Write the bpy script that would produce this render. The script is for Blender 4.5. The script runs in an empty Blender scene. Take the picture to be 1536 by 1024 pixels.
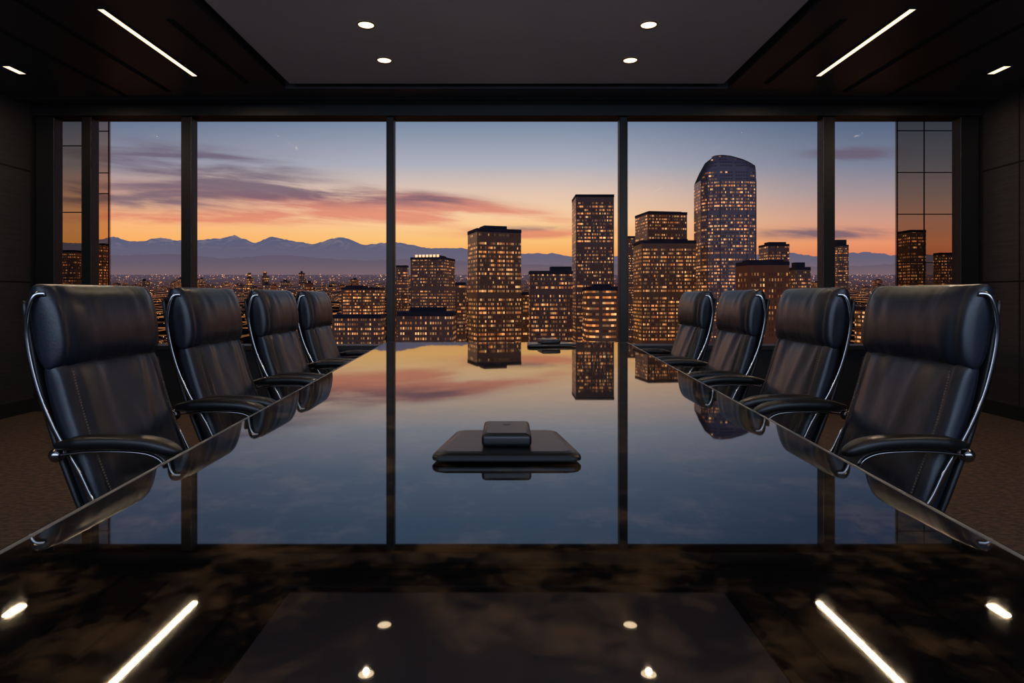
import bpy, bmesh, math, random
from mathutils import Vector, Matrix
random.seed(7)
SC = bpy.context.scene
SC.view_settings.view_transform = 'Standard'
COL = SC.collection
EYE = 1.11; F = 940.0; CX = 760.0; HY = 445.0

def lin(c):
    c = c/255.0
    return c/12.92 if c <= 0.04045 else ((c+0.055)/1.055)**2.4
def rgb(r, g, b): return (lin(r), lin(g), lin(b), 1.0)

# ------------------------------------------------------------------ node helpers
class NT:
    def __init__(s, tree): s.t = tree; s.n = tree.nodes; s.l = tree.links
    def new(s, typ, **kw):
        n = s.n.new(typ)
        for k, v in kw.items(): setattr(n, k, v)
        return n
    def put(s, sock, v):
        if isinstance(v, bpy.types.NodeSocket): s.l.new(v, sock)
        elif v is not None: sock.default_value = v
    def m(s, op, a, b=None, c=None, clamp=False):
        n = s.new('ShaderNodeMath', operation=op, use_clamp=clamp)
        s.put(n.inputs[0], a)
        if b is not None: s.put(n.inputs[1], b)
        if c is not None: s.put(n.inputs[2], c)
        return n.outputs[0]
    def mix(s, f, a, b):
        n = s.new('ShaderNodeMix', data_type='RGBA')
        s.put(n.inputs[0], f); s.put(n.inputs[6], a); s.put(n.inputs[7], b)
        return n.outputs[2]
    def ramp(s, f, stops, interp='LINEAR'):
        n = s.new('ShaderNodeValToRGB'); cr = n.color_ramp; cr.interpolation = interp
        while len(cr.elements) < len(stops): cr.elements.new(0.5)
        for e, (p, c) in zip(cr.elements, stops): e.position = p; e.color = c
        s.put(n.inputs[0], f); return n.outputs[0]
    def sstep(s, x, lo, hi):
        n = s.new('ShaderNodeMapRange', interpolation_type='SMOOTHSTEP')
        s.put(n.inputs[0], x); n.inputs[1].default_value = lo; n.inputs[2].default_value = hi
        return n.outputs[0]

def mat_new(name):
    m = bpy.data.materials.new(name); m.use_nodes = True
    m.node_tree.nodes.clear()
    t = NT(m.node_tree); out = t.new('ShaderNodeOutputMaterial')
    return m, t, out

def pbr(name, col, rough=0.5, metal=0.0, ior=1.5, bump=0, bscale=50, var=0, vscale=5, coat=0, stretch=None, col2=None, wrinkle=0):
    m, t, out = mat_new(name)
    p = t.new('ShaderNodeBsdfPrincipled')
    p.inputs['Roughness'].default_value = rough; p.inputs['Metallic'].default_value = metal
    p.inputs['IOR'].default_value = ior; p.inputs['Coat Weight'].default_value = coat
    p.inputs['Coat Roughness'].default_value = .25
    tc = t.new('ShaderNodeTexCoord'); vec = tc.outputs['Object']
    if stretch:
        mp = t.new('ShaderNodeMapping'); mp.inputs['Scale'].default_value = stretch
        t.l.new(vec, mp.inputs[0]); vec = mp.outputs[0]
    n = t.new('ShaderNodeTexNoise'); n.inputs['Scale'].default_value = vscale; n.inputs['Detail'].default_value = 5
    t.l.new(vec, n.inputs['Vector'])
    c2 = col2 if col2 else tuple(x*(1-var) for x in col[:3])+(1,)
    f = t.sstep(n.outputs[0], 0.35, 0.65)
    t.put(p.inputs['Base Color'], t.mix(f, c2, col))
    if bump:
        nb = t.new('ShaderNodeTexNoise'); nb.inputs['Scale'].default_value = bscale; nb.inputs['Detail'].default_value = 3
        t.l.new(vec, nb.inputs['Vector'])
        b = t.new('ShaderNodeBump'); b.inputs['Strength'].default_value = bump; b.inputs['Distance'].default_value = 0.01
        t.l.new(nb.outputs[0], b.inputs['Height'])
        if wrinkle:
            mp2 = t.new('ShaderNodeMapping'); mp2.inputs['Scale'].default_value = (6, 9, 4.0); t.l.new(tc.outputs['Object'], mp2.inputs[0])
            nw = t.new('ShaderNodeTexNoise'); nw.inputs['Scale'].default_value = 1.0; nw.inputs['Detail'].default_value = 1.5; nw.inputs['Distortion'].default_value = .8
            nw.inputs['Roughness'].default_value = .4
            t.l.new(mp2.outputs[0], nw.inputs['Vector'])
            b2 = t.new('ShaderNodeBump'); b2.inputs['Strength'].default_value = wrinkle; b2.inputs['Distance'].default_value = 0.03
            t.l.new(nw.outputs[0], b2.inputs['Height']); t.l.new(b.outputs[0], b2.inputs['Normal']); b = b2
        t.l.new(b.outputs[0], p.inputs['Normal'])
    t.l.new(p.outputs[0], out.inputs[0])
    return m

def emis(name, col, strength):
    m, t, out = mat_new(name)
    e = t.new('ShaderNodeEmission'); e.inputs[0].default_value = col; e.inputs[1].default_value = strength
    t.l.new(e.outputs[0], out.inputs[0]); return m

# ------------------------------------------------------------------ world
def build_world():
    w = bpy.data.worlds.new('dusk_sky'); SC.world = w; w.use_nodes = True
    w.node_tree.nodes.clear(); t = NT(w.node_tree)
    out = t.new('ShaderNodeOutputWorld'); bg = t.new('ShaderNodeBackground')
    tc = t.new('ShaderNodeTexCoord'); sp = t.new('ShaderNodeSeparateXYZ')
    t.l.new(tc.outputs['Generated'], sp.inputs[0]); x, y, z = sp.outputs
    yy = t.m('MAXIMUM', t.m('ABSOLUTE', y), 0.08)
    ve = t.m('DIVIDE', z, yy)
    u = t.m('DIVIDE', x, yy); v = t.m('DIVIDE', z, yy)
    K = 0.6
    def st(l): return [(p/K, rgb(*c)) for p, c in l]
    f = t.m('DIVIDE', ve, K, clamp=True)
    cen = t.ramp(f, st([(0, (214, 114, 72)), (.055, (250, 158, 84)), (.09, (255, 196, 118)), (.125, (253, 208, 160)), (.165, (230, 200, 180)), (.21, (176, 178, 190)), (.28, (120, 138, 164)), (.36, (90, 114, 144)), (.6, (38, 52, 84))]))
    rig = t.ramp(f, st([(0, (150, 90, 82)), (.05, (218, 116, 82)), (.085, (236, 150, 108)), (.125, (208, 156, 138)), (.165, (166, 148, 152)), (.21, (124, 130, 150)), (.28, (86, 102, 130)), (.36, (64, 82, 112)), (.6, (32, 44, 74))]))
    fr = t.sstep(u, 0.05, 0.6)
    col = t.mix(fr, cen, rig)
    lf = t.m('MULTIPLY', t.sstep(t.m('MULTIPLY', u, -1.0), 0.15, 0.65), .55)
    lef = t.ramp(f, st([(0, (200, 94, 60)), (.08, (255, 158, 78)), (.115, (255, 172, 96)), (.15, (226, 152, 114)), (.21, (128, 120, 138)), (.28, (86, 98, 128)), (.6, (28, 38, 66))]))
    col = t.mix(lf, col, lef)
    # clouds
    cb = t.new('ShaderNodeCombineXYZ')
    t.put(cb.inputs[0], t.m('MULTIPLY', u, 5.0)); t.put(cb.inputs[1], t.m('MULTIPLY', t.m('ADD', v, t.m('MULTIPLY', u, 0.07)), 46.0))
    nz = t.new('ShaderNodeTexNoise'); nz.inputs['Scale'].default_value = 1.0; nz.inputs['Detail'].default_value = 8; nz.inputs['Roughness'].default_value = .55
    nz.inputs['Distortion'].default_value = .35
    t.l.new(cb.outputs[0], nz.inputs['Vector']); noise = nz.outputs[0]
    def ell(u0, v0, a, b, s):
        du = t.m('DIVIDE', t.m('SUBTRACT', u, u0), a)
        dv = t.m('SUBTRACT', t.m('SUBTRACT', v, v0), t.m('MULTIPLY', t.m('SUBTRACT', u, u0), s))
        dv = t.m('DIVIDE', dv, b)
        return t.m('EXPONENT', t.m('MULTIPLY', t.m('ADD', t.m('MULTIPLY', du, du), t.m('MULTIPLY', dv, dv)), -1.0))
    purple = [(-.58, .160, .26, .024, -.03), (-.54, .222, .2, .026, -.08), (-.28, .168, .24, .016, -.08), (.55, .228, .075, .013, 0), (.50, .101, .16, .010, 0), (.03, .110, .07, .005, 0)]
    pink = [(-.26, .142, .3, .022, -.08), (-.10, .150, .16, .012, -.12), (.05, .100, .12, .008, 0), (-.5, .126, .26, .013, 0)]
    def sm(lst):
        r = None
        for e in lst:
            q = ell(*e); r = q if r is None else t.m('ADD', r, q)
        return r
    nn = t.m('MULTIPLY_ADD', noise, 3.4, -.95)
    dp = t.sstep(t.m('MULTIPLY', sm(purple), nn), .05, .95)
    dk = t.sstep(t.m('MULTIPLY', sm(pink), nn), .05, .9)
    col = t.mix(t.m('MULTIPLY', dk, .75), col, rgb(222, 122, 104))
    col = t.mix(t.m('MULTIPLY', dp, .85), col, rgb(106, 92, 112))
    # eastern half of the sky behind the room: plain dusk blue
    fb = t.sstep(y, -0.15, 0.12)
    back = t.ramp(f, st([(0, (104, 112, 140)), (.2, (112, 128, 160)), (.6, (64, 82, 122))]))
    col = t.mix(fb, back, col)
    col = t.mix(t.sstep(z, -0.06, 0.0), rgb(18, 16, 20), col)
    t.l.new(col, bg.inputs[0]); bg.inputs[1].default_value = 1.0
    t.l.new(bg.outputs[0], out.inputs[0])
build_world()

# ------------------------------------------------------------------ object helpers
def mk(name, bm, mats, parent=None, smooth=False, loc=None):
    me = bpy.data.meshes.new(name); bm.normal_update(); bm.to_mesh(me); bm.free()
    for m in (mats if isinstance(mats, (list, tuple)) else [mats]): me.materials.append(m)
    if smooth:
        for p in me.polygons: p.use_smooth = True
    o = bpy.data.objects.new(name, me); COL.objects.link(o)
    if loc: o.location = loc
    if parent: o.parent = parent
    return o
def empty(name, loc=(0, 0, 0), rz=0):
    o = bpy.data.objects.new(name, None); o.empty_display_size = .2
    o.location = loc; o.rotation_euler[2] = rz; COL.objects.link(o); return o
def tag(o, label, cat, group=None, kind=None):
    o['label'] = label; o['category'] = cat
    if group: o['group'] = group
    if kind: o['kind'] = kind
def bbox(bm, x0, x1, y0, y1, z0, z1, bev=0, segs=2, mi=0):
    vs = [bm.verts.new((x, y, z)) for z in (z0, z1) for y in (y0, y1) for x in (x0, x1)]
    fs = []
    for idx in [(0, 2, 3, 1), (4, 5, 7, 6), (0, 1, 5, 4), (2, 6, 7, 3), (0, 4, 6, 2), (1, 3, 7, 5)]:
        f = bm.faces.new([vs[i] for i in idx]); f.material_index = mi; fs.append(f)
    if bev:
        es = list({e for f in fs for e in f.edges})
        bmesh.ops.bevel(bm, geom=es, offset=bev, segments=segs, affect='EDGES', profile=.5)
def box(name, x0, x1, y0, y1, z0, z1, mat, parent=None, bev=0, segs=2):
    bm = bmesh.new(); bbox(bm, x0, x1, y0, y1, z0, z1, bev, segs)
    return mk(name, bm, mat, parent)
def struct(o, label=None):
    o['kind'] = 'structure'
    if label: o['label'] = label
    return o
def cyl(bm, c, r, h, axis='Z', seg=24, r2=None):
    mt = Matrix.Translation(c)
    if axis == 'Y': mt = mt @ Matrix.Rotation(math.pi/2, 4, 'X')
    if axis == 'X': mt = mt @ Matrix.Rotation(math.pi/2, 4, 'Y')
    bmesh.ops.create_cone(bm, cap_ends=True, segments=seg, radius1=r, radius2=r if r2 is None else r2, depth=h, matrix=mt)
def catmull(pts, n=8):
    P = [Vector(p) for p in pts]; P = [P[0]*2-P[1]]+P+[P[-1]*2-P[-2]]; out = []
    for i in range(1, len(P)-2):
        for k in range(n):
            a = k/n; p0, p1, p2, p3 = P[i-1], P[i], P[i+1], P[i+2]
            out.append(0.5*((2*p1)+(-p0+p2)*a+(2*p0-5*p1+4*p2-p3)*a*a+(-p0+3*p1-3*p2+p3)*a**3))
    out.append(P[-2]); return out
def sweep(bm, pts, ra, rb, side=Vector((0, 1, 0)), seg=10, taper=None, power=2.0, n=8):
    C = catmull(pts, n); rings = []
    for i, c in enumerate(C):
        tg = (C[min(i+1, len(C)-1)]-C[max(i-1, 0)]).normalized()
        a = (side - tg*side.dot(tg)).normalized(); b = tg.cross(a)
        k = taper(i/(len(C)-1)) if taper else 1.0
        ring = []
        for j in range(seg):
            th = 2*math.pi*j/seg; cs, sn = math.cos(th), math.sin(th)
            cs = math.copysign(abs(cs)**(2/power), cs); sn = math.copysign(abs(sn)**(2/power), sn)
            ring.append(bm.verts.new(c+a*cs*ra*k+b*sn*rb*k))
        rings.append(ring)
    for r0, r1 in zip(rings, rings[1:]):
        for j in range(seg): bm.faces.new([r0[j], r0[(j+1) % seg], r1[(j+1) % seg], r1[j]])
    bm.faces.new(rings[0][::-1]); bm.faces.new(rings[-1])
def cushion(bm, path, W, T, ns=28, nc=56, wr=None, pe=5.0, pw=9.0, wtaper=None, power_w=7.0, power_t=2.6):
    C = catmull([(x, 0, z) for x, z in path], 12)
    def at(s):
        q = s*(len(C)-1); i = min(int(q), len(C)-2); return C[i].lerp(C[i+1], q-i)
    rings = []
    for i in range(ns+1):
        s = 0.5-0.5*math.cos(math.pi*i/ns); s = 0.6*s+0.4*i/ns
        s = min(max(s, .0015), .9985)
        p = at(s); tg = (at(min(s+.02, 1))-at(max(s-.02, 0))).normalized()
        nrm = Vector((tg.z, 0, -tg.x))
        q = abs(2*s-1); et = (1-q**pe)**(1/pe) if q < 1 else 0; ew = (1-q**pw)**(1/pw) if q < 1 else 0
        ew = .93+.07*ew; wt = wtaper(s) if wtaper else 1
        ring = []
        for j in range(nc):
            th = 2*math.pi*j/nc; cs, sn = math.cos(th), math.sin(th)
            w = W/2*ew*wt*math.copysign(min(1, abs(cs)**(0.62)), cs)
            tt = T/2*math.copysign(max(0, 1-abs(w/(W/2*ew*wt))**power_w)**(1/power_t), sn)*et
            if wr and sn > 0: tt += wr(s, w/(W/2))*et
            ring.append(bm.verts.new(p+nrm*tt+Vector((0, w, 0))))
        rings.append(ring)
    for r0, r1 in zip(rings, rings[1:]):
        for j in range(nc): bm.faces.new([r0[j], r0[(j+1) % nc], r1[(j+1) % nc], r1[j]])
    bm.faces.new(rings[0][::-1]); bm.faces.new(rings[-1])
    bmesh.ops.recalc_face_normals(bm, faces=bm.faces)

# ------------------------------------------------------------------ materials
M_leather = pbr('black_leather', rgb(26, 33, 45), rough=.37, ior=1.5, bump=.07, bscale=170, var=.15, vscale=6, coat=.2, wrinkle=.28)
M_leather2 = pbr('black_leather_trim', rgb(15, 15, 18), rough=.4, bump=.08, bscale=200, coat=.15)
M_thread = pbr('seam_thread', rgb(88, 74, 64), rough=.7)
M_chrome = pbr('polished_chrome', rgb(175, 172, 170), rough=.14, metal=1, var=.05)
M_plastic = pbr('black_plastic', rgb(14, 14, 16), rough=.32, var=.1)
M_mark = pbr('grey_marking', rgb(60, 60, 64), rough=.4)
M_frame = pbr('dark_window_frame', rgb(12, 12, 14), rough=.45, var=.2, vscale=2)
M_wall = pbr('dark_wood_wall', rgb(50, 49, 51), rough=.5, var=.4, vscale=3, stretch=(1, 1, 22), bump=.08, bscale=12)
M_ceil = pbr('dark_ceiling', rgb(62, 60, 63), rough=.36, var=.1, vscale=1.5)
M_panel = pbr('grey_ceiling_panel', rgb(196, 188, 194), rough=.6, var=.06, vscale=1.2)
M_black = pbr('black_groove', rgb(3, 3, 4), rough=.9)
M_ring = pbr('dark_metal_ring', rgb(50, 44, 40), rough=.4, metal=.5)
M_carpet = pbr('brown_carpet', rgb(78, 59, 44), col2=rgb(44, 34, 27), rough=.95, vscale=22, stretch=(1, 2.2, 1), bump=.5, bscale=150)
M_lens = emis('warm_lamp_lens', (1, .74, .46, 1), 2.4)
M_strip = emis('warm_strip_lens', (1, .68, .40, 1), 2.4)

def table_mat():
    m, t, out = mat_new('smoked_glass_top')
    tc = t.new('ShaderNodeTexCoord')
    n = t.new('ShaderNodeTexNoise'); n.inputs['Scale'].default_value = 9; n.inputs['Detail'].default_value = 10; n.inputs['Roughness'].default_value = .72
    t.l.new(tc.outputs['Object'], n.inputs['Vector'])
    base = t.mix(t.sstep(n.outputs[0], .45, .7), rgb(10, 9, 9), rgb(92, 68, 42))
    d = t.new('ShaderNodeBsdfDiffuse'); t.put(d.inputs[0], base)
    g = t.new('ShaderNodeBsdfGlossy'); g.inputs['Roughness'].default_value = .02; g.inputs[0].default_value = (.98, 1, 1, 1)
    fr = t.new('ShaderNodeFresnel'); fr.inputs[0].default_value = 3.4
    mx = t.new('ShaderNodeMixShader')
    t.l.new(fr.outputs[0], mx.inputs[0]); t.l.new(d.outputs[0], mx.inputs[1]); t.l.new(g.outputs[0], mx.inputs[2])
    t.l.new(mx.outputs[0], out.inputs[0]); return m
M_table = table_mat()
M_edge = pbr('polished_glass_edge', rgb(150, 156, 158), rough=.18, metal=.6)
M_band = pbr('frosted_glass_edge_band', rgb(96, 96, 94), rough=.42, ior=1.5, var=.1)

def pane_mat(name, tint, gl):
    m, t, out = mat_new(name)
    a = t.new('ShaderNodeBsdfTransparent'); a.inputs[0].default_value = tint
    g = t.new('ShaderNodeBsdfGlossy'); g.inputs['Roughness'].default_value = .02
    fr = t.new('ShaderNodeFresnel'); fr.inputs[0].default_value = 1.4
    mx = t.new('ShaderNodeMixShader')
    t.put(mx.inputs[0], t.m('MULTIPLY', fr.outputs[0], gl))
    t.l.new(a.outputs[0], mx.inputs[1]); t.l.new(g.outputs[0], mx.inputs[2]); t.l.new(mx.outputs[0], out.inputs[0]); return m
M_pane = pane_mat('clear_pane', (.985, .985, .985, 1), .012)
M_tint = pane_mat('bronze_tinted_pane', (.60, .54, .48, 1), .05)
M_tint2 = pane_mat('light_bronze_pane', (.78, .66, .58, 1), .05)

# ------------------------------------------------------------------ room shell
WY = 6.15; CZ = 2.97; WX = 4.6; BY = -1.6
struct(box('floor', -WX-.2, WX+.2, BY, WY+.2, -.2, 0, M_carpet), 'brown patterned carpet floor')
struct(box('wall_left', -WX-.2, -WX, BY, WY+.2, 0, CZ+.3, M_wall), 'dark wood panelled wall')
struct(box('wall_right', WX, WX+.2, BY, WY+.2, 0, CZ+.3, M_wall), 'dark wood panelled wall')
struct(box('wall_back', -WX, WX, WY-.06, WY+.14, 0, .62, M_frame), 'low dark wall under the windows')
struct(box('baseboard_left', -WX, -WX+.02, BY, WY-.06, 0, .13, M_black))
struct(box('baseboard_right', WX-.02, WX, BY, WY-.06, 0, .13, M_black))
struct(box('baseboard_back', -WX+.02, WX-.02, WY-.08, WY-.06, 0, .1, M_black))
ti = [0]
def trim(x0, x1, y0, y1, z0, z1, mat, label=None, bev=0):
    ti[0] += 1
    return struct(box('trim_%d' % ti[0], x0, x1, y0, y1, z0, z1, mat, bev=bev), label)
for s in (-1, 1):
    for z in (2.32, 1.25):
        a, b = sorted((s*(WX-.004), s*(WX+.001)))
        trim(a, b, BY, WY-.06, z-.008, z+.008, M_black, 'dark shadow joint in wall panelling')
    for yy in (1.2, 3.4, 5.62):
        a, b = sorted((s*(WX-.004), s*(WX+.001)))
        trim(a, b, yy-.005, yy+.005, .13, CZ, M_black, 'dark shadow joint in wall panelling')
bm = bmesh.new()
GX, GY = 1.98, 5.60
bbox(bm, -WX, -GX, BY, WY+.2, CZ, CZ+.1); bbox(bm, GX, WX, BY, WY+.2, CZ, CZ+.1)
bbox(bm, -GX, GX, GY, WY+.2, CZ, CZ+.1)
struct(mk('ceiling', bm, M_ceil), 'dark satin ceiling with recessed groove')
trim(-GX, GX, BY, GY, CZ+.09, CZ+.14, M_black, 'black recess above ceiling groove')
trim(-GX+.085, GX-.085, BY, GY-.13, CZ-.0, CZ+.088, M_panel, 'lighter grey central ceiling panel')
for s in (-1, 1):
    for X, y1 in ((2.26, 5.46), (3.06, 5.68), (3.53, 5.83)):
        trim(s*X-.024, s*X+.024, 3.0 if X > 2.5 else 4.2, y1, CZ-.004, CZ+.002, M_black, 'black linear air slot in ceiling')
trim(-WX, WX, 5.84, 5.90, CZ-.022, CZ+.002, M_black, 'dark bead before window head')
# window frames
ZB, ZT = .64, 2.86
trim(-WX, WX, WY-.10, WY+.12, ZT, CZ, M_frame, 'dark window head beam')
trim(-WX, WX, WY-.12, WY+.12, .60, ZB, M_frame, 'dark window sill')
def px(x, d=WY): return (x-CX)/F*d
edges = [(60, 88), (128, 143), (276, 292), (581, 592), (928, 940), (1230, 1248), (1434, 1462)]
for a, b in edges:
    trim(px(a), px(b), WY-.06, WY+.06, ZB, ZT, M_frame, 'dark aluminium window mullion', bev=.006)
trim(-WX, px(60), WY-.10, WY+.1, ZB, ZT, M_frame)
trim(px(1462), WX, WY-.10, WY+.1, ZB, ZT, M_frame)
for i in range(len(edges)-1):
    struct(box('window_%d' % (i+1), px(edges[i][1])+.002, px(edges[i+1][0])-.002, WY-.004, WY+.004, ZB+.001, ZT-.001, M_pane), 'clear window pane showing the city at dusk')
def fin(x0, x1, y, mat, lines, name='glass_fin'):
    e = empty(name, ((x0+x1)/2, y, -3)); tag(e, 'bronze tinted glass facade return with dark joints', 'glass panel')
    c = (x0+x1)/2
    box('tinted_pane', x0-c, x1-c, -.01, .01, 0, 8, mat, e)
    bm = bmesh.new()
    for z in lines: bbox(bm, x0-c, x1-c, -.018, -.011, z+3-.005, z+3+.005)
    bbox(bm, x0-c, x0-c+.012, -.018, -.011, 0, 8); bbox(bm, x1-c-.012, x1-c, -.018, -.011, 0, 8)
    if x1-x0 > .6: bbox(bm, -.13-.005, -.13+.005, -.018, -.011, 0, 8)
    mk('panel_joints', bm, M_frame, e)
fin(4.11, 4.95, 6.62, M_tint, (.78, 1.47, 1.98, 2.42, 2.86))
fin(-4.95, -4.44, 6.62, M_tint, (1.3, 2.0, 2.7))
fin(-4.42, -4.20, 6.64, M_tint2, (.78, 1.47, 2.2, 2.42, 2.86))

# ------------------------------------------------------------------ luminaires
def downlight(X, Y, energy=26, lamp=True):
    e = empty('recessed_downlight', (X, Y, CZ)); tag(e, 'round recessed downlight glowing warm in the ceiling', 'ceiling light', 'round ceiling downlights')
    bm = bmesh.new()
    n = 32; r0, r1 = .052, .062
    vs = []
    for r, z in ((r0, -.004), (r0+.003, -.008), (r1-.003, -.008), (r1, -.001)):
        vs.append([bm.verts.new((r*math.cos(2*math.pi*i/n), r*math.sin(2*math.pi*i/n), z)) for i in range(n)])
    for a, b in zip(vs, vs[1:]):
        for i in range(n): bm.faces.new([a[i], a[(i+1) % n], b[(i+1) % n], b[i]])
    mk('trim_ring', bm, M_ring, e, True)
    bm = bmesh.new(); cyl(bm, (0, 0, -.003), .052, .004, seg=32); mk('lamp_lens', bm, M_lens, e)
    if lamp:
        L = bpy.data.lights.new('downlight_lamp', 'SPOT'); L.energy = energy; L.color = (1, .74, .5); L.spot_size = 2.2; L.spot_blend = .8; L.shadow_soft_size = .02
        o = bpy.data.objects.new('downlight_lamp', L); o.location = (0, 0, -.022); o.parent = e; COL.objects.link(o)
for X in (-.96, .97):
    for Y in (4.92, 4.28, 1.2): downlight(X, Y, 30 if Y > 3 else 13)  # pair nearest the camera is out of view, added as extra fill
def strip(X, y0, y1, w, pw, grp):
    e = empty('linear_ceiling_light', (X, (y0+y1)/2, CZ)); tag(e, 'slim warm linear light set in the dark ceiling', 'ceiling light', grp)
    L = (y1-y0)/2
    bm = bmesh.new()
    bbox(bm, -w/2-.012, -w/2, -L-.012, L+.012, -.008, 0); bbox(bm, w/2, w/2+.012, -L-.012, L+.012, -.008, 0)
    bbox(bm, -w/2, w/2, -L-.012, -L, -.008, 0); bbox(bm, -w/2, w/2, L, L+.012, -.008, 0)
    mk('light_housing', bm, M_frame, e)
    box('light_diffuser', -w/2, w/2, -L, L, -.005, -.001, M_strip, e)
    A = bpy.data.lights.new('strip_lamp', 'AREA'); A.shape = 'RECTANGLE'; A.size = w; A.size_y = 2*L; A.energy = pw; A.color = (1, .72, .46)
    o = bpy.data.objects.new('strip_lamp', A); o.location = (0, 0, -.012); o.parent = e; COL.objects.link(o)
for s in (-1, 1):
    strip(s*2.62, 4.04, 5.27, .042, 20, 'linear ceiling lights')
    strip(s*2.62, .9, 2.4, .042, 8, 'linear ceiling lights')  # out of view, added as low warm fill over the chairs
    strip(s*4.03, 5.04, 5.22, .06, 6, 'short linear ceiling lights')
# added cool fill lamp, unseen behind the camera, to lift the chairs and ceiling
A = bpy.data.lights.new('added_cool_fill', 'AREA'); A.shape = 'RECTANGLE'; A.size = 7; A.size_y = 1.4; A.energy = 88; A.color = (.58, .74, 1)
o = bpy.data.objects.new('added_cool_fill', A); o.location = (0, BY-.1, 2.1); o.rotation_euler = (math.radians(94), 0, 0); COL.objects.link(o)

# ------------------------------------------------------------------ conference table
def tx(y): return .672+.058*y
T0, T1 = .12, 4.98
tb = empty('conference_table', (0, 2.5, 0)); tag(tb, 'long smoked-glass conference table with mirror-like polished top', 'table')
def outline(off, r=.05):
    def corner(cx, cy, a0):
        return [(cx+r*math.cos(a0+i*math.pi/12), cy+r*math.sin(a0+i*math.pi/12)-2.5) for i in range(7)]
    xa, xb = tx(T0)-off, tx(T1)-off; ya, yb = T0+off, T1-off
    return corner(xb-r, yb-r, 0)+corner(-xb+r, yb-r, math.pi/2)+corner(-xa+r, ya+r, math.pi)+corner(xa-r, ya+r, 1.5*math.pi)
def slab(bm, off, z0, z1, bev=0):
    P = outline(off)
    lo = [bm.verts.new((x, y, z0)) for x, y in P]; hi = [bm.verts.new((x, y, z1)) for x, y in P]
    n = len(P); fs = [bm.faces.new(hi), bm.faces.new(lo[::-1])]
    for i in range(n):
        f = bm.faces.new([lo[i], lo[(i+1) % n], hi[(i+1) % n], hi[i]]); f.material_index = 1; fs.append(f)
    if bev:
        r_ = bmesh.ops.bevel(bm, geom=[e for e in fs[0].edges], offset=bev, segments=2, affect='EDGES')
        for f in r_['faces']: f.material_index = 1
bm = bmesh.new(); slab(bm, 0, .732, .75, bev=.003); mk('glass_top', bm, [M_table, M_edge], tb)
bm = bmesh.new(); O2 = outline(.011, .044)
a = [bm.verts.new((x, y, .7503)) for x, y in outline(.003, .05)]; a2 = [bm.verts.new((x, y, .7512)) for x, y in outline(.005, .049)]; b = [bm.verts.new((x, y, .7512)) for x, y in O2]; c = [bm.verts.new((x, y, .7502)) for x, y in outline(.0125, .043)]
for r0, r1 in ((a, a2), (a2, b), (b, c)):
    for i in range(len(r0)): bm.faces.new([r0[i], r0[(i+1) % len(r0)], r1[(i+1) % len(r0)], r1[i]])
o = mk('edge_band', bm, M_band, tb)
bm = bmesh.new(); slab(bm, .14, .705, .731); mk('under_frame', bm, [M_plastic, M_plastic], tb)
for yc in (1.1, 3.9):
    bm = bmesh.new(); bbox(bm, -.22, .22, yc-2.5-.3, yc-2.5+.3, .03, .705, .03); bbox(bm, -.32, .32, yc-2.5-.42, yc-2.5+.42, 0, .03, .01)
    mk('table_pedestal', bm, M_plastic, tb)

# ------------------------------------------------------------------ conference phones
def dev(X, Y, w, d, rz, label, sc=1.0, hk=1.0):
    e = empty('conference_phone', (X, Y, .7502), rz); tag(e, label, 'conference phone')
    bm = bmesh.new()
    def ringp(k, z, r=.022):
        r *= sc; wf, wb, dd = w*k, w*.80*k, d*(1-(1-k)*w/d)
        C = [(-wf/2, -dd/2), (wf/2, -dd/2), (wb/2, dd/2), (-wb/2, dd/2)]; out = []
        for i, (cx, cy) in enumerate(C):
            sx = -1 if cx < 0 else 1; sy = -1 if cy < 0 else 1
            a0 = {(-1, -1): math.pi, (1, -1): 1.5*math.pi, (1, 1): 0, (-1, 1): .5*math.pi}[(sx, sy)]
            for j in range(7):
                a = a0+j*math.pi/12; out.append(bm.verts.new((cx-sx*r+r*math.cos(a), cy-sy*r+r*math.sin(a), z*sc*hk)))
        return out
    R = [ringp(*q) for q in ((.90, .003), (.97, .004), (.995, .006), (1, .009), (.996, .014), (.98, .018), (.93, .0215), (.86, .023))]
    for a, b in zip(R, R[1:]):
        n = len(a)
        for i in range(n): bm.faces.new([a[i], a[(i+1) % n], b[(i+1) % n], b[i]])
    bm.faces.new(R[0][::-1]); bm.faces.new(R[-1])
    mk('base_plate', bm, M_plastic, e)
    k2 = sc*hk
    for q in (-1, 1):
        bm = bmesh.new(); cyl(bm, (q*.05*sc, 0, .0015*k2), .02*sc, .003*k2); mk('foot', bm, M_black, e)
    bm = bmesh.new(); bbox(bm, -.056*sc, .056*sc, -.075*sc, .085*sc, .023*k2, .052*k2, .009*k2, 4); mk('speaker_box', bm, M_leather2, e, True)
    bm = bmesh.new(); bbox(bm, -.045*sc, .045*sc, -.062*sc, .072*sc, .0521*k2, .0532*k2, .0005*sc); mk('top_pad', bm, M_plastic, e)
    bm = bmesh.new(); cyl(bm, (0, .035*sc, .0535*k2), .010*sc, .0008*sc); mk('call_button', bm, M_mark, e)
    return e
dev(0, 1.475, .325, .26, 0, 'black conference phone on wide plate near the table front')
dev(.31, 4.60, .36, .26, .15, 'low black conference phone at the far table end', 1.2, .8)

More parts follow.
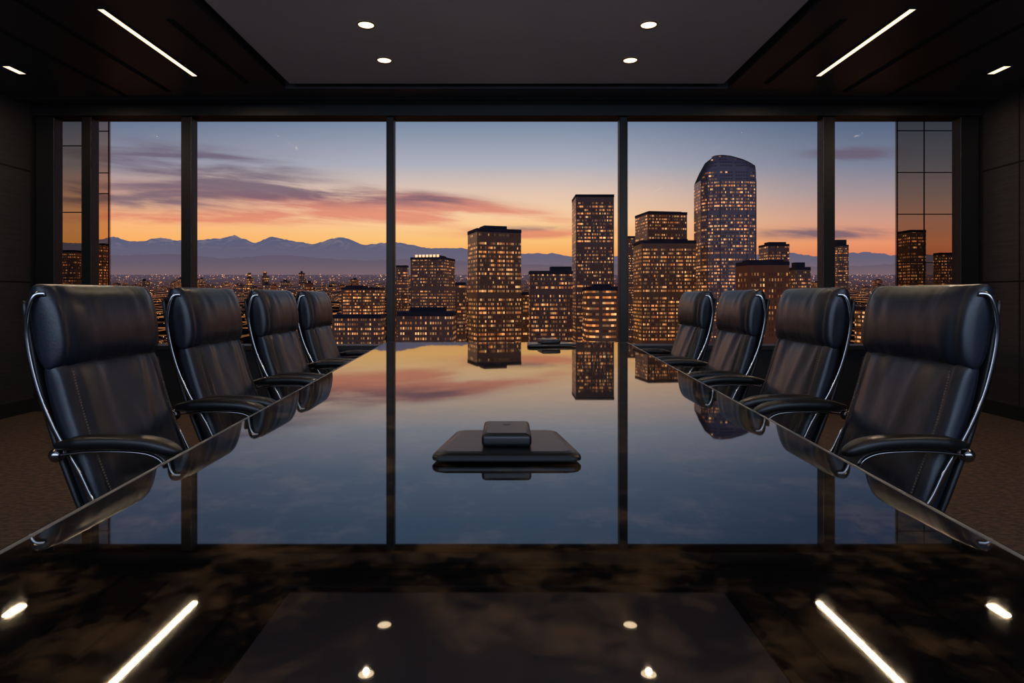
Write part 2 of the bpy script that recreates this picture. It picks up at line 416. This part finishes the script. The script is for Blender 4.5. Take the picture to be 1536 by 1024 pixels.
# ------------------------------------------------------------------ chairs
def backx(z):
    return -.21-(z-.66)*.27-.05*math.sin((z-.45)/.7*math.pi)*0.6
def make_chair():
    P = []
    def add(o): P.append(o); return o
    def wr_back(s, w):
        a = abs(w)
        fan = w*(1.0-.35*s)
        edge = math.exp(-((a-.80)/.045)**2)*-.010
        k = (.2+.8*s*s)*max(0, 1-(a/.80)**6)
        f = .0040*math.sin(fan*11+.8*math.sin(s*5+w*2)) + .0026*math.sin(fan*21+2.1+1.6*math.sin(s*3.4))
        horiz = -.004*math.exp(-((s-.36-.10*w*w)/.03)**2)-.004*math.exp(-((s-.16+.06*w)/.03)**2)
        return k*f*1.3 + edge + horiz*max(0, 1-(a/.8)**4) + .014*(1-w*w)*math.sin(math.pi*s)
    def path(z0, z1, off, n=6):
        return [(backx(z0+(z1-z0)*i/(n-1))-off, z0+(z1-z0)*i/(n-1)) for i in range(n)]
    bm = bmesh.new(); cushion(bm, path(.44, .905, .05), .52, .090, ns=44, nc=120, wr=wr_back, pe=7); add(mk('backrest', bm, M_leather, None, True))
    def wr_head(s, w):
        a = abs(w)
        return .014*math.sin(math.pi*s)*(1-.5*w*w)+.0022*math.sin(w*19+2*s)*s*(1-s)*3 + .0025*math.sin(w*25+1)*math.exp(-s*5)*(1-a**4) - .006*math.exp(-((a-.86)/.04)**2)
    bm = bmesh.new(); cushion(bm, path(.893, 1.148, .045, 5), .53, .124, ns=28, nc=110, wr=wr_head, pe=3.0); add(mk('headrest', bm, M_leather, None, True))
    bm = bmesh.new(); cushion(bm, path(.42, 1.10, .100, 7), .51, .035, ns=24, nc=48, pe=9); add(mk('back_shell', bm, M_leather2, None, True))
    def wr_seat(s, w):
        return .012*math.sin(math.pi*s)*(1-w*w)+.0025*math.sin(w*14+s*3)*(1-abs(w)**4)-.008*math.exp(-((abs(w)-.82)/.05)**2)
    bm = bmesh.new()
    pth = [(.27, .435), (.23, .455), (.1, .455), (-.1, .445), (-.27, .44)]
    cushion(bm, pth, .52, .10, ns=26, nc=72, wr=wr_seat, pe=4); add(mk('seat', bm, M_leather2, None, True))
    bm = bmesh.new(); bbox(bm, -.22, .21, -.23, .23, .365, .40, .015); add(mk('seat_pan', bm, M_plastic))
    for s in (-1, 1):
        bm = bmesh.new()
        for i in range(46):
            z = .50+i*.0085
            c = Vector((backx(z)-.003, s*.221, z))
            bbox(bm, c.x-.003, c.x+.0015, c.y-.0015, c.y+.0015, c.z-.0025, c.z+.0025)
        add(mk('stitching', bm, M_thread))
        y = s*.276
        pts = [(backx(1.1)-.02, s*.265, 1.120), (backx(1.08)-.055, y, 1.105), (backx(1.0)-.085, y, 1.0), (backx(.85)-.085, y, .85), (backx(.7)-.075, y, .72), (backx(.6)-.04, y, .6), (-.20, y, .50), (-.12, y*.98, .415), (0, y*.9, .375)]
        bm = bmesh.new(); sweep(bm, pts, .004, .0075, seg=10, power=3); add(mk('side_frame', bm, M_chrome, None, True))
        ya = s*.312
        bm = bmesh.new(); bmesh.ops.create_uvsphere(bm, u_segments=20, v_segments=12, radius=.021, matrix=Matrix.Translation((backx(.65)-.055, ya, .652)))
        cyl(bm, (backx(.65)-.055, s*.295, .652), .013, .03, 'Y', 16); add(mk('arm_pivot', bm, M_chrome, None, True))
        bx = backx(.65)-.05
        bm = bmesh.new()
        sweep(bm, [(bx, ya, .680), (bx+.08, ya, .690), (bx+.18, ya, .692), (bx+.28, ya, .684), (bx+.36, ya, .658)], .030, .021, seg=20, power=2.8,
              taper=lambda a: (.55+.45*min(1, a*5))*(1 if a < .8 else max(.25, math.sqrt(max(0, 1-((a-.8)/.205)**2)))), n=10)
        add(mk('armrest', bm, M_leather2, None, True))
        bm = bmesh.new()
        sweep(bm, [(bx, ya, .652), (bx+.08, ya, .662), (bx+.18, ya, .664), (bx+.27, ya, .655), (bx+.31, ya*.985, .62), (bx+.30, ya*.96, .55), (bx+.26, ya*.9, .45), (bx+.2, ya*.8, .385)], .009, .0035, seg=10, power=3)
        add(mk('arm_frame', bm, M_chrome, None, True))
    bm = bmesh.new(); cyl(bm, (0, 0, .24), .028, .27); cyl(bm, (0, 0, .15), .04, .14); cyl(bm, (0, 0, .345), .07, .04); add(mk('gas_column', bm, M_chrome, None))
    for i in range(5):
        a = 2*math.pi*i/5+.3; d = Vector((math.cos(a), math.sin(a), 0)); sd = Vector((-d.y, d.x, 0))
        bm = bmesh.new(); sweep(bm, [d*.0+Vector((0, 0, .115)), d*.1+Vector((0, 0, .112)), d*.22+Vector((0, 0, .092)), d*.31+Vector((0, 0, .075))], .026, .016, side=sd, seg=12, power=3, taper=lambda q: 1-.4*q)
        add(mk('base_leg', bm, M_chrome, None, True))
        bm = bmesh.new(); p = d*.30
        for q in (-1, 1):
            mt = Matrix.Translation(p+sd*q*.013+Vector((0, 0, .028))) @ Matrix.Rotation(a, 4, 'Z') @ Matrix.Rotation(math.pi/2, 4, 'X')
            bmesh.ops.create_cone(bm, cap_ends=True, segments=20, radius1=.028, radius2=.028, depth=.018, matrix=mt)
        cyl(bm, p+Vector((0, 0, .06)), .008, .03)
        add(mk('caster', bm, M_plastic, None))
    return P
parts = make_chair()
specs = []
for i, (x, y) in enumerate(((-1.01, 2.12), (-.985, 2.84), (-.965, 3.60), (-.965, 4.36))): specs.append((x, y, (-.02, .01, 0, .02)[i]))
for i, (x, y) in enumerate(((1.04, 2.12), (1.02, 2.87), (1.00, 3.68), (.985, 4.50))): specs.append((x, y, math.pi + (.02, -.01, 0, 0)[i]))
for k, (x, y, rz) in enumerate(specs):
    e = empty('office_chair', (x, y, 0), rz)
    tag(e, 'black leather high-back executive chair with chrome frame at the table', 'chair', 'executive chairs around the conference table')
    for p in parts:
        if k == 0: p.parent = e
        else:
            c = p.copy(); c.parent = e; COL.objects.link(c)

# ------------------------------------------------------------------ the city
def facade(name, base, fh=3.8, bw=3.0, thr=.5, strength=1.0, rough=.3, wz=(.32, .78), wx=(.1, .9), seed=0.0, metal=.0):
    m, t, out = mat_new(name)
    p = t.new('ShaderNodeBsdfPrincipled'); p.inputs['Roughness'].default_value = rough; p.inputs['Metallic'].default_value = metal
    uv = t.new('ShaderNodeUVMap'); sp = t.new('ShaderNodeSeparateXYZ'); t.l.new(uv.outputs[0], sp.inputs[0])
    oi = t.new('ShaderNodeObjectInfo')
    u = t.m('DIVIDE', sp.outputs[0], bw); v = t.m('DIVIDE', sp.outputs[1], fh)
    fu, fv = t.m('FRACT', u), t.m('FRACT', v); iu, iv = t.m('FLOOR', u), t.m('FLOOR', v)
    def between(q, a, b): return t.m('MULTIPLY', t.m('GREATER_THAN', q, a), t.m('LESS_THAN', q, b))
    # a solid pier every sixth bay, a dark mechanical floor every eleventh storey
    pier = t.m('GREATER_THAN', t.m('FRACT', t.m('DIVIDE', t.m('ADD', iu, .5), 6.0)), .165)
    plant = t.m('GREATER_THAN', t.m('FRACT', t.m('DIVIDE', t.m('ADD', iv, .5), 13.0)), .075)
    mask = t.m('MULTIPLY', t.m('MULTIPLY', between(fu, *wx), between(fv, *wz)), t.m('MULTIPLY', pier, plant))
    rs = t.m('ADD', t.m('MULTIPLY', oi.outputs['Random'], 37.0), seed)
    def wn(a, b, c):
        cb = t.new('ShaderNodeCombineXYZ'); t.put(cb.inputs[0], a); t.put(cb.inputs[1], b); t.put(cb.inputs[2], c)
        w = t.new('ShaderNodeTexWhiteNoise', noise_dimensions='3D'); t.l.new(cb.outputs[0], w.inputs[0]); return w.outputs[0]
    r1 = wn(iu, iv, rs); r2 = wn(iv, rs, 3.3); r3 = wn(iv, iu, t.m('ADD', rs, 5.0))
    blk = wn(t.m('FLOOR', t.m('DIVIDE', iu, 6.0)), iv, t.m('ADD', rs, 9.0))
    sc = t.m('ADD', t.m('ADD', t.m('MULTIPLY', r1, .40), t.m('MULTIPLY', r2, .28)), t.m('MULTIPLY', blk, .32))
    lit = t.sstep(sc, thr-.12, thr+.14)
    amt = t.m('MULTIPLY', t.m('MULTIPLY', lit, mask), t.m('MULTIPLY_ADD', t.m('POWER', t.m('MULTIPLY_ADD', r3, .75, t.m('MULTIPLY', blk, .25)), 3.0), 1.7, .11))
    dark = tuple(q*.45 for q in base[:3])+(1,)
    t.put(p.inputs['Base Color'], t.mix(mask, base, dark))
    colr = t.ramp(r1, [(0, (1, .25, .05, 1)), (.5, (1, .36, .10, 1)), (1, (1, .54, .22, 1))])
    t.put(p.inputs['Emission Color'], colr)
    t.put(p.inputs['Emission Strength'], t.m('MULTIPLY', t.m('MAXIMUM', amt, .014), strength))  # unlit walls also carry a faint painted glow
    t.l.new(p.outputs[0], out.inputs[0]); return m
F_dark = facade('dark_glass_facade', rgb(92, 78, 80), 3.2, 1.15, .50, 1.15, wx=(.14, .86), wz=(.3, .8))
F_bronze = facade('bronze_facade', rgb(112, 76, 54), 3.1, 1.15, .43, 1.2, wx=(.16, .84), wz=(.3, .8))
F_grid = facade('stone_grid_facade', rgb(120, 100, 92), 3.2, 1.5, .45, 1.1, wx=(.22, .78), wz=(.3, .75), rough=.6)
F_band = facade('banded_facade', rgb(134, 100, 80), 3.6, 2.2, .33, 1.15, wx=(.03, .97), wz=(.35, .72), rough=.5)
F_blue = facade('grey_glass_facade', rgb(122, 120, 130), 2.9, 1.1, .47, 1.2, wx=(.1, .9), rough=.22, metal=.35, wz=(.3, .8))
F_brick = facade('brick_facade', rgb(156, 94, 66), 3.8, 2.0, .50, 1.05, wx=(.3, .7), wz=(.25, .75), rough=.8)
F_low = facade('low_rise_facade', rgb(112, 86, 76), 3.2, 1.7, .46, 1.3, wx=(.15, .85), wz=(.3, .8), rough=.7)
M_roof = pbr('dark_roof', rgb(70, 62, 70), rough=.8, var=.3, vscale=.1)
M_rim = pbr('metal_roof_rim', rgb(120, 110, 112), rough=.4, metal=.5)
M_crownlight = emis('crown_lighting', (1, .62, .36, 1), 1.3)

def prism(bm, plan, z0, ztop, uvl, top_scale=1.0, voff=0, mi=0, roofmi=1):
    n = len(plan); ztl = ztop if isinstance(ztop, (list, tuple)) else [ztop]*n
    cx = sum(p[0] for p in plan)/n; cy = sum(p[1] for p in plan)/n
    lo = [bm.verts.new((x, y, z0)) for i, (x, y) in enumerate(plan)]
    hi = [bm.verts.new((cx+(x-cx)*top_scale, cy+(y-cy)*top_scale, ztl[i])) for i, (x, y) in enumerate(plan)]
    acc = 0
    for i in range(n):
        j = (i+1) % n; L = math.dist(plan[i], plan[j])
        f = bm.faces.new([lo[i], lo[j], hi[j], hi[i]]); f.material_index = mi
        for lp, uvv in zip(f.loops, ((acc, lo[i].co.z+voff), (acc+L, lo[j].co.z+voff), (acc+L, hi[j].co.z+voff), (acc, hi[i].co.z+voff))): lp[uvl].uv = uvv
        acc += L+(1.0 if L > 3 else 0)
    f = bm.faces.new(hi); f.material_index = roofmi
    f2 = bm.faces.new(lo[::-1]); f2.material_index = roofmi
def rect(w, d, cx=0, cy=0): return [(cx-w/2, cy-d/2), (cx+w/2, cy-d/2), (cx+w/2, cy+d/2), (cx-w/2, cy+d/2)]
def zt(d):
    P = [(0, -78), (500, -76), (900, -62), (1400, -42), (2500, 8), (5000, 160), (6500, 232), (9000, 250)]
    for (a, za), (b, zb) in zip(P, P[1:]):
        if d <= b: return za+(zb-za)*(d-a)/(b-a)
    return P[-1][1]
def span(x0, x1, D, d):
    if (x0+x1)/2 > CX:
        Xr = (x1-CX)/F*D; Xl = (x0-CX)/F*(D+(d if x0 > CX else 0))
    else:
        Xl = (x0-CX)/F*D; Xr = (x1-CX)/F*(D+(d if x1 < CX else 0))
    return Xl, Xr
def tower(x0, x1, ytop, D, mat, label, depth=None, rot=0, pent=None, parapet=True, crown=None, plan=None):
    xm = (x0+x1)/2; W0 = (x1-x0)/F*D; d = depth if depth else W0*.8
    Xl, Xr = span(x0, x1, D, d if not rot else d*.6)
    W = max(Xr-Xl, W0*.5); X = (Xl+Xr)/2; H = EYE+(HY-ytop)/F*D
    g = zt(D)-4; h = H-g
    c, s = abs(math.cos(rot)), abs(math.sin(rot))
    w = (W-d*s)/c if rot else W
    e = empty('skyscraper' if h > 70 else 'office_building', (X, D+d/2, g), rot); tag(e, label, 'building', 'downtown buildings')
    pl = plan(w, d) if plan else rect(w, d)
    bm = bmesh.new(); uvl = bm.loops.layers.uv.new('UVMap'); prism(bm, pl, 0, h, uvl); mk('tower_body', bm, [mat, M_roof], e)
    if parapet:
        bm = bmesh.new(); uvl = bm.loops.layers.uv.new('UVMap')
        prism(bm, [(x*1.012, y*1.012) for x, y in pl], h-1.6, h+1.0, uvl, mi=0, roofmi=0); mk('parapet', bm, M_roof, e)
    if pent:
        a, b, yt = pent
        wx0 = (a-xm)/F*D; wx1 = (b-xm)/F*D; hz = EYE+(HY-yt)/F*D-g
        bm = bmesh.new(); uvl = bm.loops.layers.uv.new('UVMap'); prism(bm, rect(wx1-wx0, d*.5, (wx0+wx1)/2), h+.9, hz, uvl, mi=0, roofmi=0)
        mk('mechanical_penthouse', bm, M_roof, e)
    if crown == 'lights':
        n = 7
        for i in range(n):
            bm = bmesh.new(); q = -w*.32+w*.64*i/(n-1); bbox(bm, q-w*.035, q+w*.035, -d/2-.6, -d/2+.2, h+1, h+3.6)
            mk('crown_light', bm, M_crownlight, e)
    return e, w, d, h
tower(699, 782, 345, 450, F_bronze, 'dark bronze office tower with many lit windows', depth=26, rot=.32, pent=(721, 757, 337))
tower(858, 921, 293, 580, F_dark, 'tall slim grey tower with dense lit windows', depth=34)
tower(956, 1032, 319, 640, F_dark, 'flat-topped glass tower with pale roof edge', depth=36, rot=.15, pent=(970, 1022, 315))
tower(950, 1044, 362, 520, F_bronze, 'broad bronze block glowing with lit offices', depth=34, pent=(975, 1030, 357))
tower(615, 681, 387, 640, F_grid, 'mid-rise stone tower with lit crown', depth=40, rot=-.2, crown='lights', pent=(624, 664, 382))
tower(594, 613, 399, 760, F_dark, 'narrow dark mid-rise office tower')
tower(793, 859, 408, 470, F_dark, 'dark office block with few lit windows', depth=26, pent=(826, 858, 399))
def rounded(w, d):
    P = [(w/2, d/2), (-w/2, d/2)]
    for i in range(9):
        a = math.pi+i*math.pi/2/8; P.append((-w/2+w*.35+w*.35*math.cos(a), -d/2+w*.35+w*.35*math.sin(a)))
    for i in range(9):
        a = 1.5*math.pi+i*math.pi/2/8; P.append((w/2-w*.35+w*.35*math.cos(a), -d/2+w*.35+w*.35*math.sin(a)))
    return P
tower(874, 930, 432, 400, F_band, 'round-cornered office block with bright window bands', depth=26, plan=rounded, pent=(890, 915, 426))
tower(940, 956, 355, 820, F_grid, 'thin pale distant office tower', depth=6)
tower(1104, 1184, 394, 430, F_brick, 'brick office block with stepped wings', depth=22, pent=(1118, 1172, 389))
tower(1138, 1184, 367, 700, F_dark, 'dark mid-rise tower with pale roof', depth=26, pent=(1150, 1176, 362))
tower(1184, 1216, 402, 560, F_grid, 'stone mid-rise block with lit windows', depth=14, pent=(1190, 1205, 393))
tower(1249, 1273, 368, 900, F_dark, 'lone dark tower beyond the downtown', depth=14, pent=(1253, 1268, 359))
tower(1346, 1389, 346, 620, F_bronze, 'bronze tower seen through tinted glass', depth=20)
tower(1400, 1428, 380, 700, F_dark, 'slim tower seen through tinted glass', depth=12)
tower(144, 162, 366, 700, F_bronze, 'slim bronze tower beyond the window', depth=8)
tower(92, 122, 376, 760, F_dark, 'slim dark tower beyond the window', depth=12)
tower(596, 684, 470, 380, F_grid, 'stepped low stone hotel block with lit windows', depth=24, pent=(615, 668, 461))
tower(512, 577, 432, 640, F_low, 'mid-rise apartment block with lit windows', depth=30, pent=(520, 548, 428))
tower(498, 578, 474, 430, F_grid, 'pale low apartment block with warm windows', depth=16)
tower(1184, 1230, 440, 480, F_brick, 'brown brick low-rise office block', depth=14)
tower(1282, 1342, 462, 480, F_low, 'dark low-rise office block with lit windows', depth=14)
tower(683, 700, 425, 560, F_low, 'narrow low-rise block between towers', depth=20)
tower(781, 794, 440, 520, F_low, 'narrow low-rise block between towers', depth=8)
tower(385, 430, 486, 520, F_low, 'low dark apartment block with lit windows', depth=14)
# crown tower
F_crown = facade('crown_facade', rgb(128, 128, 140), 2.9, 2.2, .66, .8, rough=.2, metal=.4)
def interp(P, x):
    for (a, ya), (b, yb) in zip(P, P[1:]):
        if x <= b: return ya+(yb-ya)*(x-a)/(b-a)
    return P[-1][1]
def crown_tower():
    D = 540; d = 15
    Xl, Xr = span(1044, 1142, D, 2*d*.8); w = (Xr-Xl)/2; X = (Xl+Xr)/2; g = zt(D)-4
    zz = lambda y: EYE+(HY-y)/F*D-g
    e = empty('skyscraper', (X, D+d, g)); tag(e, 'tallest tower with chamfered glass crown sloping to one side', 'building', 'downtown buildings')
    fr = [(-1, -.3), (-.84, -.75), (-.45, -1), (.5, -1), (.86, -.8), (1, -.3)]
    plan = [(w*a, d*b) for a, b in fr]+[(w, d), (-w, d)]
    bm = bmesh.new(); uvl = bm.loops.layers.uv.new('UVMap'); prism(bm, plan, 0, zz(272), uvl)
    mk('tower_body', bm, [F_blue, M_roof], e)
    prof = [(-1, 267), (-.84, 250), (-.66, 235), (-.58, 232), (-.3, 231), (0, 232.5), (.35, 237), (.7, 243), (.92, 248), (.97, 251), (1, 258)]
    qs = sorted(set([p[0] for p in prof]+[a for a, b in fr]+[-.4, -.15, .15, .5, .8]))
    bm = bmesh.new(); uvl = bm.loops.layers.uv.new('UVMap'); rows = []
    for q in qs:
        yf = d*interp(fr, q); zt_ = zz(interp(prof, q)); zb = zz(272); h = zt_-zb
        xs = w*q
        rows.append([bm.verts.new((xs, yf, zb)), bm.verts.new((xs, yf+h*.04, zb+h*.7)), bm.verts.new((xs, yf+h*.20, zt_)), bm.verts.new((xs, d-h*.2, zt_-.5)), bm.verts.new((xs, d, zb))])
    for a, b in zip(rows, rows[1:]):
        for k in range(4):
            f = bm.faces.new([a[k], b[k], b[k+1], a[k+1]]); f.material_index = 1 if k == 2 else 0
            for lp in f.loops: lp[uvl].uv = (lp.vert.co.x, lp.vert.co.z)
    bm.faces.new(rows[0][::-1]); bm.faces.new(rows[-1])
    edge = [r[2].co.copy() for r in rows]
    mk('glass_crown', bm, [F_crown, M_roof], e)
    bm = bmesh.new()
    sweep(bm, edge, .45, .45, side=Vector((0, 1, 0)), seg=6, n=2); mk('roof_rim', bm, M_rim, e)
    for (a, b) in fr[1:5]:
        bm = bmesh.new(); bbox(bm, w*a-.25, w*a+.25, d*b-.45, d*b+.1, 0, zz(270)); mk('vertical_rib', bm, M_rim, e)
crown_tower()

# low-rise city blocks, each its own building
meshes = []
for k in range(12):
    bm = bmesh.new(); uvl = bm.loops.layers.uv.new('UVMap')
    w = random.uniform(12, 32); d = random.uniform(12, 22); h = random.uniform(7, 28)
    prism(bm, rect(w, d), 0, h, uvl)
    prism(bm, rect(w*1.03, d*1.03), h-.4, h+.7, uvl, mi=1)
    prism(bm, rect(w*.35, d*.4, random.uniform(-.2, .2)*w), h+.7, h+3.5, uvl, mi=1)
    if k % 2: prism(bm, rect(w*.5, d*.7, w*.6), 0, h*.6, uvl)
    if k % 3 == 0: prism(bm, rect(w*.5, d*.6, -w*.1), h, h*1.35, uvl)
    me = bpy.data.meshes.new('city_block'); bm.normal_update(); bm.to_mesh(me); bm.free()
    me.materials.append((F_low, F_grid, F_brick, F_dark)[k % 4]); me.materials.append(M_roof); meshes.append(me)
cnt = 0
while cnt < 298:
    D = 450+2900*random.random()**1.35
    u = random.uniform(-.72, .72) if cnt % 2 else random.uniform(-.68, -.12)
    if -.18 < u < .52 and D < 660: continue
    if -.3 < u <= -.18 and D < 500: continue
    o = bpy.data.objects.new('city_block', random.choice(meshes)); COL.objects.link(o)
    k = 1+max(0, D-1500)/2500
    o.location = (u*D, D, zt(D)-2); o.rotation_euler[2] = random.choice((0, .15, -.2, .5)); o.scale = (k, k, k*random.choice((.5, .8, 1, 1.3, 2.0)))
    tag(o, 'low-rise city building with scattered lit windows', 'building', 'low-rise city buildings'); cnt += 1

# terrain
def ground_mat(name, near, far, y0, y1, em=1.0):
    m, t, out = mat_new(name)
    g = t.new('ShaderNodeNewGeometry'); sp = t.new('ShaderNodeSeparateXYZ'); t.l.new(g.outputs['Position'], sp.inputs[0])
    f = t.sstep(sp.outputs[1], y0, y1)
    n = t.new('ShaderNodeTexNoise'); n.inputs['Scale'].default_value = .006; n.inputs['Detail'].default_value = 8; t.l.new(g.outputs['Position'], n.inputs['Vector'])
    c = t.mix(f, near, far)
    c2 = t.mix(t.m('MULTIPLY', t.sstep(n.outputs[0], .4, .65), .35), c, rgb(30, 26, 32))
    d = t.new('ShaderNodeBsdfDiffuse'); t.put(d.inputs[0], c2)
    e = t.new('ShaderNodeEmission'); t.put(e.inputs[0], c2); t.put(e.inputs[1], t.m('MULTIPLY', f, em))  # distance haze painted as a glow that rises with depth
    def road(s, per):
        fr_ = t.m('FRACT', t.m('DIVIDE', s, per)); return t.m('LESS_THAN', t.m('ABSOLUTE', t.m('SUBTRACT', fr_, .5)), .07)
    rd = t.m('MAXIMUM', road(sp.outputs[0], 90.0), road(sp.outputs[1], 130.0))
    e2 = t.new('ShaderNodeEmission'); e2.inputs[0].default_value = (1, .36, .11, 1)  # lamp-lit streets painted as warm emission along the road grid
    t.put(e2.inputs[1], t.m('MULTIPLY', t.m('MULTIPLY', rd, t.sstep(n.outputs[0], .36, .6)), t.m('MULTIPLY', t.m('SUBTRACT', 1.0, f), .5)))
    a = t.new('ShaderNodeAddShader'); t.l.new(d.outputs[0], a.inputs[0]); t.l.new(e.outputs[0], a.inputs[1])
    a2 = t.new('ShaderNodeAddShader'); t.l.new(a.outputs[0], a2.inputs[0]); t.l.new(e2.outputs[0], a2.inputs[1]); t.l.new(a2.outputs[0], out.inputs[0]); return m
bm = bmesh.new(); rows = []
ds = [150, 300, 500, 900, 1400, 1900, 2500, 3200, 4000, 5000, 5800, 6500, 9000]
for d in ds: rows.append([bm.verts.new((x*d*1.3, d, zt(d))) for x in [i/12-1 for i in range(25)]])
for a, b in zip(rows, rows[1:]):
    for i in range(24): bm.faces.new([a[i], a[i+1], b[i+1], b[i]])
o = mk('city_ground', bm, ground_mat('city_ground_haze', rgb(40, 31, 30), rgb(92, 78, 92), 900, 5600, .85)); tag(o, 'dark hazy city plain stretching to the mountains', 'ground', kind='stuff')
# street lights
bm = bmesh.new()
for i in range(8500):
    D = 480+4700*random.random()**1.15; u = random.uniform(-.78, .78)
    if random.random() < .45: D = round(D/130)*130+random.uniform(-6, 6)
    if math.sin(u*23+D*.004)+math.sin(u*61-D*.011) < random.uniform(-2.2, .2): continue
    s = D*.0008*(.32+.95*random.random()**2.4); c = Vector((u*D, D, zt(D)+4+random.random()*12+s))
    vs = [bm.verts.new(c+Vector(q)*s) for q in ((1, 0, 0), (-1, 0, 0), (0, 1, 0), (0, -1, 0), (0, 0, 1), (0, 0, -1))]
    mi = random.choice((0, 0, 1, 1, 2)) if D < 2600 else random.choice((0, 0, 1, 2, 2))
    for a, b in ((0, 2), (2, 1), (1, 3), (3, 0)):
        for q in (4, 5):
            f = bm.faces.new([vs[a], vs[b], vs[q]]); f.material_index = mi
o = mk('city_lights', bm, [emis('amber_light', (1, .36, .11, 1), 1.1), emis('warm_light', (1, .54, .25, 1), 1.1), emis('dim_light', (.9, .42, .26, 1), .5)])
tag(o, 'thousands of tiny warm street lights across the city', 'city lights', kind='stuff')

# mountains
def ridge(P, D, jitter, name, cols, label):
    bm = bmesh.new(); rnd = random.Random(3); N = 520; top = []; R = []
    prev = 0; slow = 0
    for i in range(N+1):
        x = P[0][0]+(P[-1][0]-P[0][0])*i/N
        prev = prev*.5+rnd.uniform(-1, 1)*jitter
        slow = slow*.92+rnd.uniform(-1, 1)*jitter*.6
        top.append((x, interp(P, x)+prev+slow))
    for k in range(9):
        a = k/8; row = []
        for x, y in top:
            DD = D-(1-a)*D*.16
            base = 412
            yy = base+(y-base)*(a**.85)+(0 if a in (0, 1) else rnd.uniform(-1, 1)*1.1*math.sin(a*3.14)*jitter*2)
            row.append(bm.verts.new(((x-CX)/F*DD, DD, EYE+(HY-yy)/F*DD)))
        R.append(row)
    for a, b in zip(R, R[1:]):
        for i in range(N): bm.faces.new([a[i], a[i+1], b[i+1], b[i]])
    m, t, out = mat_new(name+'_rock_painted_haze')
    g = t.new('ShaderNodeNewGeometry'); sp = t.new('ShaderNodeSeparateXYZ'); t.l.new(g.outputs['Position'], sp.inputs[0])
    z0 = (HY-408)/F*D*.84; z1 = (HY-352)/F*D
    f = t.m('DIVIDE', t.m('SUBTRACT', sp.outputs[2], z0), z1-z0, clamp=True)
    c = t.ramp(f, cols)  # aerial haze painted in: tint graded by height, also emitted below
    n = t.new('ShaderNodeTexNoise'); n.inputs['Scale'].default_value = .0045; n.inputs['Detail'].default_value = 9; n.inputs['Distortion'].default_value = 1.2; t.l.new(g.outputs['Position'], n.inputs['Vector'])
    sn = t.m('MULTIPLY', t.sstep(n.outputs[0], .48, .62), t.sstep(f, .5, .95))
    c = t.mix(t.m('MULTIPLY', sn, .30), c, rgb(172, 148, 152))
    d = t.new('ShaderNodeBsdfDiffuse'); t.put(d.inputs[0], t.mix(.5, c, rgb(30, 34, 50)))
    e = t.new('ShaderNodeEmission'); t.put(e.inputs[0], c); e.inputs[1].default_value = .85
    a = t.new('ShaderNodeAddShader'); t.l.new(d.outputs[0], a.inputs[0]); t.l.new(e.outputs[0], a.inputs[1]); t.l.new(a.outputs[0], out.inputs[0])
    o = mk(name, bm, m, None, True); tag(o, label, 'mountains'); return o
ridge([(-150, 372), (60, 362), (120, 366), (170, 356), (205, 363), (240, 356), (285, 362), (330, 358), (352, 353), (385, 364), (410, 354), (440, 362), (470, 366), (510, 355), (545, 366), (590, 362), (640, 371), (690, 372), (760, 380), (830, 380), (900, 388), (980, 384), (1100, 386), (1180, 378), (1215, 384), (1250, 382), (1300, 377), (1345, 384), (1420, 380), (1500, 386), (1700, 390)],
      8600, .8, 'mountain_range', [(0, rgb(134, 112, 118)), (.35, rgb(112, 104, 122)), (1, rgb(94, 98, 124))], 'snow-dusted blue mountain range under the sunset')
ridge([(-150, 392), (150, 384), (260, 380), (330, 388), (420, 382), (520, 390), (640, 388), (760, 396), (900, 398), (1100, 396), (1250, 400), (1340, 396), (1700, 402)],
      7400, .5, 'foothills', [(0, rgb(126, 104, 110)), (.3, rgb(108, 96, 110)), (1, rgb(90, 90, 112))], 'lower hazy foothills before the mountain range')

# ------------------------------------------------------------------ camera
cam = bpy.data.cameras.new('camera'); co = bpy.data.objects.new('camera', cam); COL.objects.link(co)
co.location = (0, 0, EYE); co.rotation_euler = (math.pi/2, 0, 0)
cam.sensor_width = 36; cam.lens = 36*F/1536
cam.shift_x = (768-CX)/1536; cam.shift_y = -(512-HY)/1536
cam.clip_start = .05; cam.clip_end = 30000
SC.camera = co
